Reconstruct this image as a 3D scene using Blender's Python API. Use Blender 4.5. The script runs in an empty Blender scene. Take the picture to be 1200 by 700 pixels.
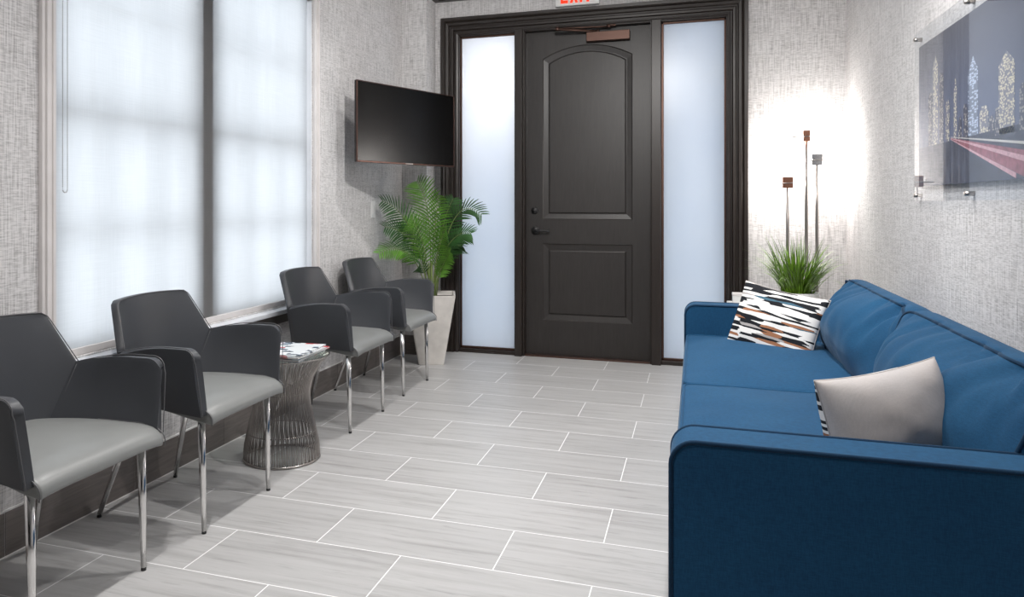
import bpy, bmesh, math, random
from mathutils import Vector, Matrix, noise
C = bpy.context.scene.collection
scn = bpy.context.scene
PI = math.pi

# ------------------------------------------------------------------ camera, world, exposure
cd = bpy.data.cameras.new('camera'); cam = bpy.data.objects.new('camera', cd); C.objects.link(cam)
cam.location = (0, 0, 1.1392); cam.rotation_euler = (PI/2, 0, 0.33146)
cd.sensor_width = 36; cd.lens = 905.656*36/1200
cd.shift_x = (600-503.75)/1200; cd.shift_y = -(350-239.035)/1200
cd.clip_start = 0.05; cd.clip_end = 100
scn.camera = cam
vs = scn.view_settings
vs.view_transform = 'Standard'; vs.look = 'None'; vs.exposure = 0.0; vs.gamma = 1; vs.use_curve_mapping = False

w = bpy.data.worlds.new('daylight'); scn.world = w; w.use_nodes = True
wn = w.node_tree; bg = wn.nodes['Background']
SKY = 1.8
bg.inputs[0].default_value = (0.91, 0.955, 1.0, 1); bg.inputs[1].default_value = SKY

CEIL = 2.75
LAMPS = [(-1.10, 1.25, 20), (-1.10, 2.60, 11), (-1.10, 3.95, 10), (0.05, 2.0, 11), (0.12, 3.2, 16), (-0.10, 4.6, 4)]
AREA = []
def area_light(name, loc, sx, sy, power, col, rot=(0, 0, 0)):
    l = bpy.data.lights.new(name, 'AREA'); l.shape = 'RECTANGLE'; l.size = sx; l.size_y = sy
    l.energy = power; l.color = col
    o = bpy.data.objects.new(name, l); C.objects.link(o); o.location = loc; o.rotation_euler = rot
    AREA.append(o); return o
# broad unseen panel added under the ceiling as ambient fill
area_light('ambient_fill', (-0.6, 3.0, CEIL-0.03), 2.0, 4.6, 4, (1.0, 0.97, 0.95))

# two unseen spotlights added as frontal fill for the far walls (housings built below)
FILL_SPOTS = [((-0.25, 2.25, 2.62), (-1.75, 5.6, 1.40), 250, 66), ((-0.45, 2.45, 2.62), (0.94, 4.6, 1.35), 125, 92)]
for (p, q_, e, ang) in FILL_SPOTS:
    l = bpy.data.lights.new('fill_spot_beam', 'SPOT'); l.energy = e; l.spot_size = math.radians(ang); l.spot_blend = 0.9; l.shadow_soft_size = 0.045; l.color = (1, 0.975, 0.95)
    o = bpy.data.objects.new('fill_spot_beam', l); C.objects.link(o); o.location = p
    o.rotation_euler = (Vector(q_)-Vector(p)).to_track_quat('-Z', 'Y').to_euler()

# ------------------------------------------------------------------ helpers
def mesh(name, verts, faces, mat=None, parent=None, smooth=True, mats=None, midx=None):
    me = bpy.data.meshes.new(name); me.from_pydata([tuple(v) for v in verts], [], faces)
    bm = bmesh.new(); bm.from_mesh(me); bmesh.ops.recalc_face_normals(bm, faces=bm.faces); bm.to_mesh(me); bm.free()
    for m in (mats or ([mat] if mat else [])): me.materials.append(m)
    if midx:
        for p, i in zip(me.polygons, midx): p.material_index = i
    if smooth:
        for p in me.polygons: p.use_smooth = True
    o = bpy.data.objects.new(name, me); C.objects.link(o)
    if parent: o.parent = parent
    return o

class MB:
    def __init__(s): s.v = []; s.f = []; s.m = []; s.cur = 0
    def add(s, vs_, fs, M=None):
        n = len(s.v)
        s.v += [Vector(M @ Vector(v)) if M else Vector(v) for v in vs_]
        for f in fs: s.f.append([i+n for i in f]); s.m.append(s.cur)
    def box(s, a, b, M=None):
        x0, y0, z0 = a; x1, y1, z1 = b
        s.add([(x0,y0,z0),(x1,y0,z0),(x1,y1,z0),(x0,y1,z0),(x0,y0,z1),(x1,y0,z1),(x1,y1,z1),(x0,y1,z1)],
              [(0,3,2,1),(4,5,6,7),(0,1,5,4),(1,2,6,5),(2,3,7,6),(3,0,4,7)], M)
    def tube(s, pts, r, n=10, closed=False, cap=True, M=None):
        pts = [Vector(p) for p in pts]; N = len(pts)
        rs = r if isinstance(r, (list, tuple)) else [r]*N
        vv = []; ff = []; prev = None
        for i, p in enumerate(pts):
            if closed: t = pts[(i+1) % N]-pts[i-1]
            else: t = pts[min(i+1, N-1)]-pts[max(i-1, 0)]
            t.normalize()
            if prev is None:
                a = Vector((0,0,1)) if abs(t.z) < 0.9 else Vector((1,0,0))
                u = t.cross(a).normalized()
            else:
                u = prev-t*prev.dot(t)
                u = u.normalized() if u.length > 1e-6 else t.orthogonal().normalized()
            prev = u; b = t.cross(u)
            for k in range(n):
                a = 2*PI*k/n; vv.append(p+(u*math.cos(a)+b*math.sin(a))*rs[i])
        for i in range(N if closed else N-1):
            j = (i+1) % N
            for k in range(n): ff.append((i*n+k, i*n+(k+1) % n, j*n+(k+1) % n, j*n+k))
        if cap and not closed: ff.append(tuple(range(n))[::-1]); ff.append(tuple((N-1)*n+k for k in range(n)))
        s.add(vv, ff, M)
    def lathe(s, prof, n=32, M=None, cap=True):
        vv = []; ff = []
        for r, z in prof:
            for k in range(n): a = 2*PI*k/n; vv.append((r*math.cos(a), r*math.sin(a), z))
        for i in range(len(prof)-1):
            for k in range(n): ff.append((i*n+k, i*n+(k+1) % n, (i+1)*n+(k+1) % n, (i+1)*n+k))
        if cap: ff.append(tuple(range(n))[::-1]); ff.append(tuple((len(prof)-1)*n+k for k in range(n)))
        s.add(vv, ff, M)
    def prism(s, poly, axis, a, b, M=None):
        # poly: 2d points; axis 'x': (y,z) ; 'y': (x,z) ; 'z': (x,y)
        def P(p, t): return (t, p[0], p[1]) if axis == 'x' else (p[0], t, p[1]) if axis == 'y' else (p[0], p[1], t)
        n = len(poly); vv = [P(p, a) for p in poly]+[P(p, b) for p in poly]
        ff = [tuple(range(n)), tuple(range(2*n-1, n-1, -1))]+[(i, (i+1) % n, n+(i+1) % n, n+i) for i in range(n)]
        s.add(vv, ff, M)
    def build(s, name, mat=None, parent=None, smooth=False, mats=None, bevel=0, seg=2, angle=40):
        o = mesh(name, s.v, s.f, mat, parent, smooth or bevel > 0, mats, s.m if mats else None)
        if bevel:
            m = o.modifiers.new('bevel', 'BEVEL'); m.width = bevel; m.segments = seg; m.limit_method = 'ANGLE'; m.angle_limit = math.radians(angle)
            m.harden_normals = True
        return o

def empty(name, loc=(0,0,0), rz=0):
    o = bpy.data.objects.new(name, None); C.objects.link(o); o.empty_display_size = 0.05
    o.location = loc; o.rotation_euler = (0, 0, rz); return o
def tag(o, label, cat, group=None, kind=None):
    o['label'] = label; o['category'] = cat
    if group: o['group'] = group
    if kind: o['kind'] = kind
    return o
def struct(o): o['kind'] = 'structure'; return o
def copy_tree(o, parent=None):
    c = o.copy(); C.objects.link(c)
    if parent: c.parent = parent
    for ch in [x for x in list(bpy.data.objects) if x.parent == o]: copy_tree(ch, c)
    return c

# ------------------------------------------------------------------ materials
class NT:
    def __init__(s, name):
        s.mat = bpy.data.materials.new(name); s.mat.use_nodes = True; s.t = s.mat.node_tree
        s.b = s.t.nodes['Principled BSDF']; s.out = s.t.nodes['Material Output']
    def n(s, typ, **kw):
        nd = s.t.nodes.new(typ)
        for k, v in kw.items():
            if k.startswith('i_'):
                key = k[2:]; key = int(key) if key.isdigit() else key.replace('_', ' ')
                nd.inputs[key].default_value = v
            else: setattr(nd, k, v)
        return nd
    def l(s, a, b): s.t.links.new(a, b)
    def ramp(s, fac, stops, interp='LINEAR'):
        r = s.n('ShaderNodeValToRGB'); cr = r.color_ramp; cr.interpolation = interp
        while len(cr.elements) < len(stops): cr.elements.new(0.5)
        for e, (p, c) in zip(cr.elements, stops): e.position = p; e.color = (*c, 1) if len(c) == 3 else c
        s.l(fac, r.inputs[0]); return r.outputs[0]
    def obj(s, scale=(1,1,1), rot=(0,0,0), loc=(0,0,0), src='Object'):
        tc = s.n('ShaderNodeTexCoord'); mp = s.n('ShaderNodeMapping')
        mp.inputs['Scale'].default_value = scale; mp.inputs['Rotation'].default_value = rot; mp.inputs['Location'].default_value = loc
        s.l(tc.outputs[src], mp.inputs[0]); return mp.outputs[0]
    def noise(s, vec, scale=5, detail=3, rough=0.5, dist=0):
        nd = s.n('ShaderNodeTexNoise'); nd.inputs['Scale'].default_value = scale; nd.inputs['Detail'].default_value = detail
        nd.inputs['Roughness'].default_value = rough; nd.inputs['Distortion'].default_value = dist
        s.l(vec, nd.inputs['Vector']); return nd.outputs[0]
    def bump(s, h, strength=0.3, dist=0.01):
        b = s.n('ShaderNodeBump'); b.inputs['Strength'].default_value = strength; b.inputs['Distance'].default_value = dist
        s.l(h, b.inputs['Height']); s.l(b.outputs[0], s.b.inputs['Normal']); return b
    def mix(s, fac, a, b, blend='MIX'):
        m = s.n('ShaderNodeMix', data_type='RGBA', blend_type=blend)
        for v, i in ((fac, 0), (a, 6), (b, 7)):
            if isinstance(v, (int, float)): m.inputs[i].default_value = v
            elif isinstance(v, tuple): m.inputs[i].default_value = (*v, 1) if len(v) == 3 else v
            else: s.l(v, m.inputs[i])
        return m.outputs[2]
    def math(s, op, a, b=None):
        m = s.n('ShaderNodeMath', operation=op)
        for v, i in ((a, 0), (b, 1)):
            if v is None: continue
            if isinstance(v, (int, float)): m.inputs[i].default_value = v
            else: s.l(v, m.inputs[i])
        return m.outputs[0]

def plain(name, col, rough=0.5, metal=0.0, var=0.06, scale=8, coat=0, spec=None, bump=0, bscale=60):
    t = NT(name)
    v = t.obj()
    nz = t.noise(v, scale, 3)
    lo = tuple(c*(1-var) for c in col); hi = tuple(min(1, c*(1+var)) for c in col)
    t.l(t.ramp(nz, [(0.3, lo), (0.7, hi)]), t.b.inputs['Base Color'])
    t.b.inputs['Roughness'].default_value = rough; t.b.inputs['Metallic'].default_value = metal
    t.b.inputs['Coat Weight'].default_value = coat
    if spec is not None: t.b.inputs['Specular IOR Level'].default_value = spec
    if bump: t.bump(t.noise(v, bscale, 4), bump, 0.002)
    return t.mat

def m_wallpaper(name, a, b):
    t = NT(name); tc = t.n('ShaderNodeTexCoord'); sp = t.n('ShaderNodeSeparateXYZ'); t.l(tc.outputs['Object'], sp.inputs[0])
    h = t.math('ADD', sp.outputs[0], sp.outputs[1])
    def vec(sh, sz, off):
        cb = t.n('ShaderNodeCombineXYZ'); t.l(t.math('MULTIPLY', h, sh), cb.inputs[0]); t.l(t.math('MULTIPLY', sp.outputs[2], sz), cb.inputs[1])
        cb.inputs[2].default_value = off; return cb.outputs[0]
    n1 = t.noise(vec(30, 200, 0), 1, 3, 0.65); n2 = t.noise(vec(190, 7, 4), 1, 2, 0.5); n3 = t.noise(vec(2.2, 1.3, 9), 1, 2)
    n4 = t.noise(vec(5, 60, 2), 1, 3, 0.6)
    s1 = t.math('MULTIPLY', n1, 0.45); s2 = t.math('MULTIPLY', n2, 0.38); s4 = t.math('MULTIPLY', n4, 0.17)
    sm = t.math('ADD', t.math('ADD', s1, s2), s4)
    col = t.ramp(sm, [(0.36, a), (0.56, b)])
    big = t.ramp(n3, [(0.3, (0.93, 0.92, 0.92)), (0.7, (1, 1, 1))])
    t.l(t.mix(1.0, col, big, 'MULTIPLY'), t.b.inputs['Base Color']); t.b.inputs['Roughness'].default_value = 0.75
    t.b.inputs['Specular IOR Level'].default_value = 0.25
    t.bump(sm, 0.35, 0.004); return t.mat

def m_floor():
    t = NT('floor_tile')
    v = t.obj(loc=(1.5127, -2.33478+0.3068*20, 0))
    br = t.n('ShaderNodeTexBrick'); t.l(v, br.inputs[0]); br.offset = 0.5; br.offset_frequency = 2; br.squash = 1
    br.inputs['Scale'].default_value = 1; br.inputs['Brick Width'].default_value = 0.61; br.inputs['Row Height'].default_value = 0.3068
    br.inputs['Mortar Size'].default_value = 0.0018; br.inputs['Mortar Smooth'].default_value = 0.0; br.inputs['Bias'].default_value = 0
    br.inputs['Color1'].default_value = (0, 0, 0, 1); br.inputs['Color2'].default_value = (1, 1, 1, 1); br.inputs['Mortar'].default_value = (.5, .5, .5, 1)
    # streaks shifted per tile
    sp = t.n('ShaderNodeSeparateColor'); t.l(br.outputs['Color'], sp.inputs[0])
    vv = t.n('ShaderNodeVectorMath', operation='ADD'); t.l(v, vv.inputs[0])
    cb = t.n('ShaderNodeCombineXYZ'); t.l(t.math('MULTIPLY', sp.outputs[0], 37.0), cb.inputs[2]); t.l(cb.outputs[0], vv.inputs[1])
    mp = t.n('ShaderNodeMapping'); mp.inputs['Scale'].default_value = (1.1, 17, 1); t.l(vv.outputs[0], mp.inputs[0])
    s1 = t.noise(mp.outputs[0], 1.6, 5, 0.6, 0.5)
    mp2 = t.n('ShaderNodeMapping'); mp2.inputs['Scale'].default_value = (5, 60, 1); t.l(vv.outputs[0], mp2.inputs[0])
    s2 = t.noise(mp2.outputs[0], 1.0, 4, 0.7, 0.3)
    c1 = t.ramp(s1, [(0.28, (0.33, 0.325, 0.322)), (0.5, (0.42, 0.417, 0.415)), (0.75, (0.465, 0.462, 0.46))])
    c2 = t.ramp(s2, [(0.30, (0.80, 0.80, 0.80)), (0.45, (1, 1, 1))])
    c = t.mix(1.0, c1, c2, 'MULTIPLY')
    tint = t.ramp(sp.outputs[0], [(0, (0.95, 0.95, 0.95)), (1, (1.03, 1.03, 1.03))])
    c = t.mix(1.0, c, tint, 'MULTIPLY')
    c = t.mix(br.outputs['Fac'], c, (0.85, 0.85, 0.85))
    t.l(c, t.b.inputs['Base Color'])
    t.l(t.ramp(s1, [(0.3, (0.36,)*3), (0.7, (0.46,)*3)]), t.b.inputs['Roughness'])
    t.b.inputs['Specular IOR Level'].default_value = 0.4
    t.bump(t.math('SUBTRACT', s2, br.outputs['Fac']), 0.06, 0.002)
    return t.mat

def m_wood(name, col, rough=0.35, sc=(22, 22, 1.6)):
    t = NT(name); v = t.obj(scale=sc)
    n1 = t.noise(v, 3.0, 5, 0.65, 1.2)
    t.l(t.ramp(n1, [(0.3, tuple(c*0.72 for c in col)), (0.7, tuple(c*1.18 for c in col))]), t.b.inputs['Base Color'])
    t.b.inputs['Roughness'].default_value = rough; t.bump(n1, 0.18, 0.002); return t.mat

def m_fabric(name, col, weave=900, var=0.16, sheen=0.12, rough=0.85):
    t = NT(name); v = t.obj()
    n1 = t.noise(v, 5, 3); n2 = t.noise(t.obj(scale=(1, 1, 0.14)), weave*0.6, 2); n3 = t.noise(t.obj(scale=(0.14, 0.14, 1)), weave*0.6, 2)
    th = t.math('MULTIPLY', t.math('ADD', n2, n3), 0.5)
    c = t.ramp(th, [(0.38, tuple(x*(1-var) for x in col)), (0.62, tuple(x*(1+var) for x in col))])
    bigc = t.ramp(n1, [(0.3, (0.9, 0.92, 0.94)), (0.7, (1.06, 1.04, 1.02))])
    t.l(t.mix(1.0, c, bigc, 'MULTIPLY'), t.b.inputs['Base Color'])
    t.b.inputs['Roughness'].default_value = rough; t.b.inputs['Sheen Weight'].default_value = sheen
    t.b.inputs['Sheen Roughness'].default_value = 0.4; t.b.inputs['Sheen Tint'].default_value = (0.6, 0.8, 1, 1)
    t.b.inputs['Specular IOR Level'].default_value = 0.2
    t.bump(th, 0.25, 0.001); return t.mat

def m_leather(name, col, rough=0.42):
    t = NT(name); v = t.obj()
    n1 = t.noise(v, 4, 2); vo = t.n('ShaderNodeTexVoronoi'); vo.inputs['Scale'].default_value = 420; t.l(v, vo.inputs['Vector'])
    t.l(t.ramp(n1, [(0.3, tuple(c*0.93 for c in col)), (0.7, tuple(c*1.06 for c in col))]), t.b.inputs['Base Color'])
    t.b.inputs['Roughness'].default_value = rough; t.b.inputs['Specular IOR Level'].default_value = 0.5
    t.bump(vo.outputs[0], 0.05, 0.001); return t.mat

def m_stripe(name):
    t = NT(name)
    v = t.obj(scale=(9, 100, 1.0))
    nz = t.n('ShaderNodeTexNoise'); nz.inputs['Scale'].default_value = 0.9; nz.inputs['Detail'].default_value = 3; t.l(v, nz.inputs['Vector'])
    off = t.n('ShaderNodeVectorMath', operation='MULTIPLY_ADD'); t.l(nz.outputs[1], off.inputs[0]); off.inputs[1].default_value = (0.5, 1.1, 0); t.l(v, off.inputs[2])
    vo = t.n('ShaderNodeTexVoronoi'); vo.voronoi_dimensions = '2D'; vo.inputs['Scale'].default_value = 1.0; vo.inputs['Randomness'].default_value = 0.85; t.l(off.outputs[0], vo.inputs['Vector'])
    sp = t.n('ShaderNodeSeparateColor'); t.l(vo.outputs['Color'], sp.inputs[0])
    w_, k, b, gy, te = (0.78, 0.77, 0.75), (0.012, 0.014, 0.018), (0.33, 0.15, 0.08), (0.38, 0.36, 0.35), (0.06, 0.13, 0.18)
    col = t.ramp(sp.outputs[0], [(0.0, w_), (0.30, k), (0.50, w_), (0.62, b), (0.70, gy), (0.77, k), (0.90, w_), (0.96, te)], 'CONSTANT')
    t.l(col, t.b.inputs['Base Color']); t.b.inputs['Roughness'].default_value = 0.8
    t.b.inputs['Specular IOR Level'].default_value = 0.2
    t.bump(t.noise(t.obj(), 700, 2), 0.2, 0.001)
    return t.mat

def m_shade():
    t = NT('shade_fabric')
    tr = t.n('ShaderNodeBsdfTranslucent'); df = t.n('ShaderNodeBsdfDiffuse'); tp = t.n('ShaderNodeBsdfTransparent')
    n1 = t.noise(t.obj(scale=(1, 260, 6)), 1, 3); n2 = t.noise(t.obj(scale=(1, 6, 260)), 1, 3)
    c = t.ramp(t.math('MULTIPLY', t.math('ADD', n1, n2), 0.5), [(0.35, (0.83, 0.83, 0.83)), (0.65, (0.90, 0.90, 0.90))])
    t.l(c, tr.inputs[0]); df.inputs[0].default_value = (0.8, 0.8, 0.8, 1); tp.inputs[0].default_value = (0.9, 0.95, 1, 1)
    m1 = t.n('ShaderNodeMixShader'); m1.inputs[0].default_value = 0.08; t.l(tr.outputs[0], m1.inputs[1]); t.l(df.outputs[0], m1.inputs[2])
    m2 = t.n('ShaderNodeMixShader'); m2.inputs[0].default_value = 0.16; t.l(m1.outputs[0], m2.inputs[1]); t.l(tp.outputs[0], m2.inputs[2])
    t.l(m2.outputs[0], t.out.inputs[0]); return t.mat

def m_frosted():
    t = NT('frosted_glass')
    tr = t.n('ShaderNodeBsdfTranslucent'); df = t.n('ShaderNodeBsdfDiffuse'); gl = t.n('ShaderNodeBsdfGlossy')
    c = t.ramp(t.noise(t.obj(), 2.0, 2), [(0.3, (0.86, 0.91, 0.99)), (0.7, (0.90, 0.94, 1.0))])
    t.l(c, tr.inputs[0]); df.inputs[0].default_value = (0.82, 0.84, 0.86, 1)
    gl.inputs['Roughness'].default_value = 0.28; fr = t.n('ShaderNodeFresnel'); fr.inputs[0].default_value = 1.5
    m1 = t.n('ShaderNodeMixShader'); m1.inputs[0].default_value = 0.12; t.l(tr.outputs[0], m1.inputs[1]); t.l(df.outputs[0], m1.inputs[2])
    m2 = t.n('ShaderNodeMixShader'); t.l(fr.outputs[0], m2.inputs[0]); t.l(m1.outputs[0], m2.inputs[1]); t.l(gl.outputs[0], m2.inputs[2])
    t.l(m2.outputs[0], t.out.inputs[0]); return t.mat

def m_clear(name='clear_acrylic', tint=(0.97, 0.98, 0.99), ior=1.49):
    t = NT(name); tp = t.n('ShaderNodeBsdfTransparent'); tp.inputs[0].default_value = (*tint, 1)
    gl = t.n('ShaderNodeBsdfGlossy'); gl.inputs['Roughness'].default_value = 0.015
    fr = t.n('ShaderNodeFresnel'); fr.inputs[0].default_value = ior; ge = t.n('ShaderNodeNewGeometry')
    fo = t.math('MULTIPLY', fr.outputs[0], t.math('SUBTRACT', 1.0, ge.outputs['Backfacing']))
    m2 = t.n('ShaderNodeMixShader'); t.l(fo, m2.inputs[0]); t.l(tp.outputs[0], m2.inputs[1]); t.l(gl.outputs[0], m2.inputs[2])
    t.l(m2.outputs[0], t.out.inputs[0]); return t.mat

def m_emit(name, col, st):
    t = NT(name); e = t.n('ShaderNodeEmission'); e.inputs[0].default_value = (*col, 1); e.inputs[1].default_value = st
    t.l(e.outputs[0], t.out.inputs[0]); return t.mat

M_WALL = m_wallpaper('woven_wallpaper', (0.34, 0.335, 0.335), (0.72, 0.71, 0.71))
M_FLOOR = m_floor()
M_CEIL = plain('ceiling_paint', (0.8, 0.79, 0.78), 0.9)
M_DARK = m_wood('espresso_wood', (0.020, 0.0145, 0.012), 0.38)
M_DOOR = m_wood('door_wood', (0.024, 0.0205, 0.019), 0.42)
M_TRIM = plain('grey_trim_paint', (0.70, 0.67, 0.66), 0.45)
M_SASH = plain('sash_paint', (0.12, 0.108, 0.10), 0.6)
M_SILL = plain('white_sill_paint', (0.72, 0.74, 0.78), 0.3)
M_BASE = m_wood('brown_grey_tile', (0.17, 0.15, 0.14), 0.35, (3, 1.3, 16))
M_GROUT = plain('light_grout', (0.72, 0.71, 0.70), 0.8)
M_SOFA = m_fabric('blue_sofa_fabric', (0.0095, 0.064, 0.145))
M_PIPE = m_fabric('navy_piping', (0.006, 0.030, 0.070))
M_LEATHER = m_leather('charcoal_leather', (0.047, 0.050, 0.057))
M_SEAT = m_leather('grey_seat_leather', (0.215, 0.222, 0.218), 0.36)
M_STITCH = plain('grey_stitching', (0.09, 0.09, 0.095), 0.4)
M_CHROME = plain('brushed_chrome', (0.78, 0.77, 0.76), 0.16, 1.0, 0.03)
M_STEEL = plain('nickel_wire', (0.42, 0.39, 0.37), 0.28, 1.0, 0.05)
M_BLACK = plain('black_plastic', (0.012, 0.012, 0.013), 0.4)
M_SCREEN = plain('dark_screen', (0.0015, 0.0015, 0.0015), 0.22, spec=0.35)
M_BRONZE = plain('bronze_metal', (0.10, 0.058, 0.046), 0.42, 0.8)
M_COPPER = plain('copper_metal', (0.55, 0.27, 0.18), 0.3, 1.0)
M_FROST = m_frosted(); M_SHADE = m_shade(); M_CLEAR = m_clear()
M_GLASSTOP = m_clear('green_glass', (0.92, 0.97, 0.95), 1.5)
M_STRIPE = m_stripe('brushstroke_print'); M_CREAM = m_fabric('greige_satin', (0.50, 0.465, 0.45), 700, 0.05, 0.15, 0.55)
M_WHITE = plain('white_ceramic', (0.75, 0.75, 0.74), 0.35)
M_STONE = plain('stone_planter', (0.64, 0.61, 0.575), 0.45, var=0.1, scale=14)
M_SOIL = plain('dark_soil', (0.03, 0.022, 0.016), 0.95, var=0.4, scale=60)
M_LEAF = plain('palm_green', (0.095, 0.235, 0.025), 0.42, var=0.45, scale=9)
M_LEAF2 = plain('deep_palm_green', (0.022, 0.08, 0.015), 0.45, var=0.4, scale=9)
M_GRASS = plain('grass_green', (0.13, 0.25, 0.018), 0.42, var=0.5, scale=30)
M_STEM = plain('palm_stem_green', (0.16, 0.22, 0.06), 0.5, var=0.3)
M_RED = m_emit('red_lit_letters', (1.0, 0.05, 0.02), 1.4)
M_LAMP = m_emit('lamp_glow', (1.0, 0.93, 0.86), 14)
M_BULB = m_emit('halogen_glow', (1.0, 0.93, 0.85), 30)

# ------------------------------------------------------------------ room shell
XL, XR, YB, YN = -2.115, 0.937, 5.70, -4.0
WY0, WY1, WZ0, WZ1 = 2.118, 4.035, 0.585, 2.40      # window opening
def slab(name, boxes, mat, parent=None, bevel=0):
    b = MB()
    for a, c in boxes: b.box(a, c)
    return b.build(name, mat, parent, bevel=bevel)
struct(slab('floor', [((XL-0.2, YN-0.1, -0.08), (XR+0.15, YB+0.25, 0))], M_FLOOR))
struct(slab('ceiling', [((XL-0.2, YN-0.1, CEIL), (XR+0.15, YB+0.15, CEIL+0.1))], M_CEIL))
T = 0.16
struct(slab('wall_left', [((XL-T, YN, 0), (XL, WY0, CEIL)), ((XL-T, WY1, 0), (XL, YB, CEIL)), ((XL-T, WY0, 0), (XL, WY1, WZ0)), ((XL-T, WY0, WZ1), (XL, WY1, CEIL)),
                          ], M_WALL))
struct(slab('wall_corner', [((XL, 5.49, 0), (-1.915, YB, CEIL))], M_WALL))
struct(slab('wall_right', [((XR, YN, 0), (XR+0.12, YB+0.15, CEIL))], M_WALL))
struct(slab('wall_near', [((XL-T, YN-0.1, 0), (XR+0.12, YN, CEIL))], M_DARK))  # unseen wall made dark to cut bounce light on the sofa arm
DX0, DX1, DZ1 = -1.745, 0.225, 2.46
struct(slab('wall_far', [((XL-T, YB, 0), (DX0, YB+0.14, CEIL)), ((DX1, YB, 0), (XR, YB+0.14, CEIL)), ((DX0, YB, DZ1), (DX1, YB+0.14, CEIL))], M_WALL))
# crown in the corner and over the entry
struct(slab('trim_1', [((-1.915, YB-0.05, 2.702), (XR, YB, CEIL)), ((-1.915, 5.49, 2.702), (-1.87, YB-0.05, CEIL))], M_DARK))

# baseboards: tiles with grout joints
def baseboard(name, x, y0, y1, sgn):
    b = MB(); g = MB()
    y = y0; k = 0
    while y < y1:
        e = min(y1, (math.floor((y-2.52)/0.61)+1)*0.61+2.52)
        if e-y < 1e-3: e += 0.61; e = min(e, y1)
        b.box((min(x, x+sgn*0.010), y+0.0012, 0.002), (max(x, x+sgn*0.010), e-0.0012, 0.143)); y = e+1e-6
    g.box((min(x, x+sgn*0.0085), y0, 0.0), (max(x, x+sgn*0.0085), y1, 0.1485))
    g.box((min(x, x+sgn*0.0135), y0, 0.0), (max(x, x+sgn*0.0135), y1, 0.0025))
    o = struct(b.build(name, M_BASE)); g.build('grout_line', M_GROUT, o)
baseboard('baseboard_left', XL, YN, 5.49, 1)
baseboard('baseboard_right', XR, YN, YB, -1)
o = struct(slab('baseboard_far', [((XL+0.01, 5.48, 0), (-1.915, 5.49, 0.145)), ((-1.915, 5.48, 0), (-1.905, YB, 0.145)), ((0.34, YB-0.010, 0), (XR-0.01, YB, 0.145))], M_BASE))

# ------------------------------------------------------------------ window
win = struct(empty('window_1', (XL, 3.08, WZ0)))
def wpart(name, boxes, mat, bevel=0.003):
    b = MB()
    for a, c in boxes: b.box((a[0]-XL, a[1]-3.08, a[2]-WZ0), (c[0]-XL, c[1]-3.08, c[2]-WZ0))
    return b.build(name, mat, win, bevel=bevel)
wpart('casing', [((XL, 2.052, 0.585), (XL+0.018, 2.112, 2.48)), ((XL, 2.066, 0.585), (XL+0.026, 2.084, 2.48)), ((XL, 2.094, 0.585), (XL+0.024, 2.108, 2.48))], M_TRIM)
wpart('casing', [((XL, 4.042, 0.585), (XL+0.018, 4.102, 2.48)), ((XL, 4.070, 0.585), (XL+0.026, 4.088, 2.48)), ((XL, 4.046, 0.585), (XL+0.024, 4.060, 2.48))], M_TRIM)
wpart('casing', [((XL, 2.052, 2.42), (XL+0.022, 4.102, 2.49))], M_TRIM)
wpart('jamb', [((XL-T, WY0-0.001, WZ0), (XL, WY0+0.008, WZ1)), ((XL-T, WY1-0.008, WZ0), (XL, WY1+0.001, WZ1)), ((XL-T, WY0, WZ1-0.01), (XL, WY1, WZ1))], M_SILL)
wpart('sill', [((XL-T, WY0-0.02, WZ0-0.03), (XL+0.055, WY1+0.04, WZ0-0.005))], M_SILL, 0.006)
wpart('apron', [((XL, WY0-0.01, WZ0-0.085), (XL+0.018, WY1+0.03, WZ0-0.03))], M_SASH, 0.004)  # dark paint stands in for the shade below the sill
GX = XL-0.098
sash = []
for y0, y1 in ((2.126, 3.010), (3.095, 4.027)):
    for z0, z1, dx in ((WZ0, 1.50, 0.0), (1.46, WZ1-0.01, -0.022)):
        wd = 0.040
        x0, x1 = GX+dx, GX+dx+0.022
        fb = [((x0, y0, z0), (x1, y0+wd, z1)), ((x0, y1-wd, z0), (x1, y1, z1)), ((x0, y0, z0), (x1, y1, z0+wd)), ((x0, y0, z1-wd), (x1, y1, z1))]
        f = wpart('sash', fb, M_SASH)
        mu = MB()
        for k in (1, 2):
            yy = y0+(y1-y0)*k/3; mu.box((x0-XL+0.004, yy-0.008-3.08, z0-WZ0), (x1-XL, yy+0.008-3.08, z1-WZ0))
        zz = (z0+z1)/2; mu.box((x0-XL+0.004, y0-3.08, zz-0.009-WZ0), (x1-XL, y1-3.08, zz+0.009-WZ0))
        mu.build('muntin', M_SASH, f)
        g = MB(); g.box((x0-XL+0.008, y0+0.01-3.08, z0+0.01-WZ0), (x0-XL+0.012, y1-0.01-3.08, z1-0.01-WZ0)); g.build('pane', m_clear('window_glass') if 'window_glass' not in bpy.data.materials else bpy.data.materials['window_glass'], f)
wpart('mullion', [((XL-T+0.005, 3.010, WZ0), (XL-0.0245, 3.095, WZ1))], M_SASH)

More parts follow.
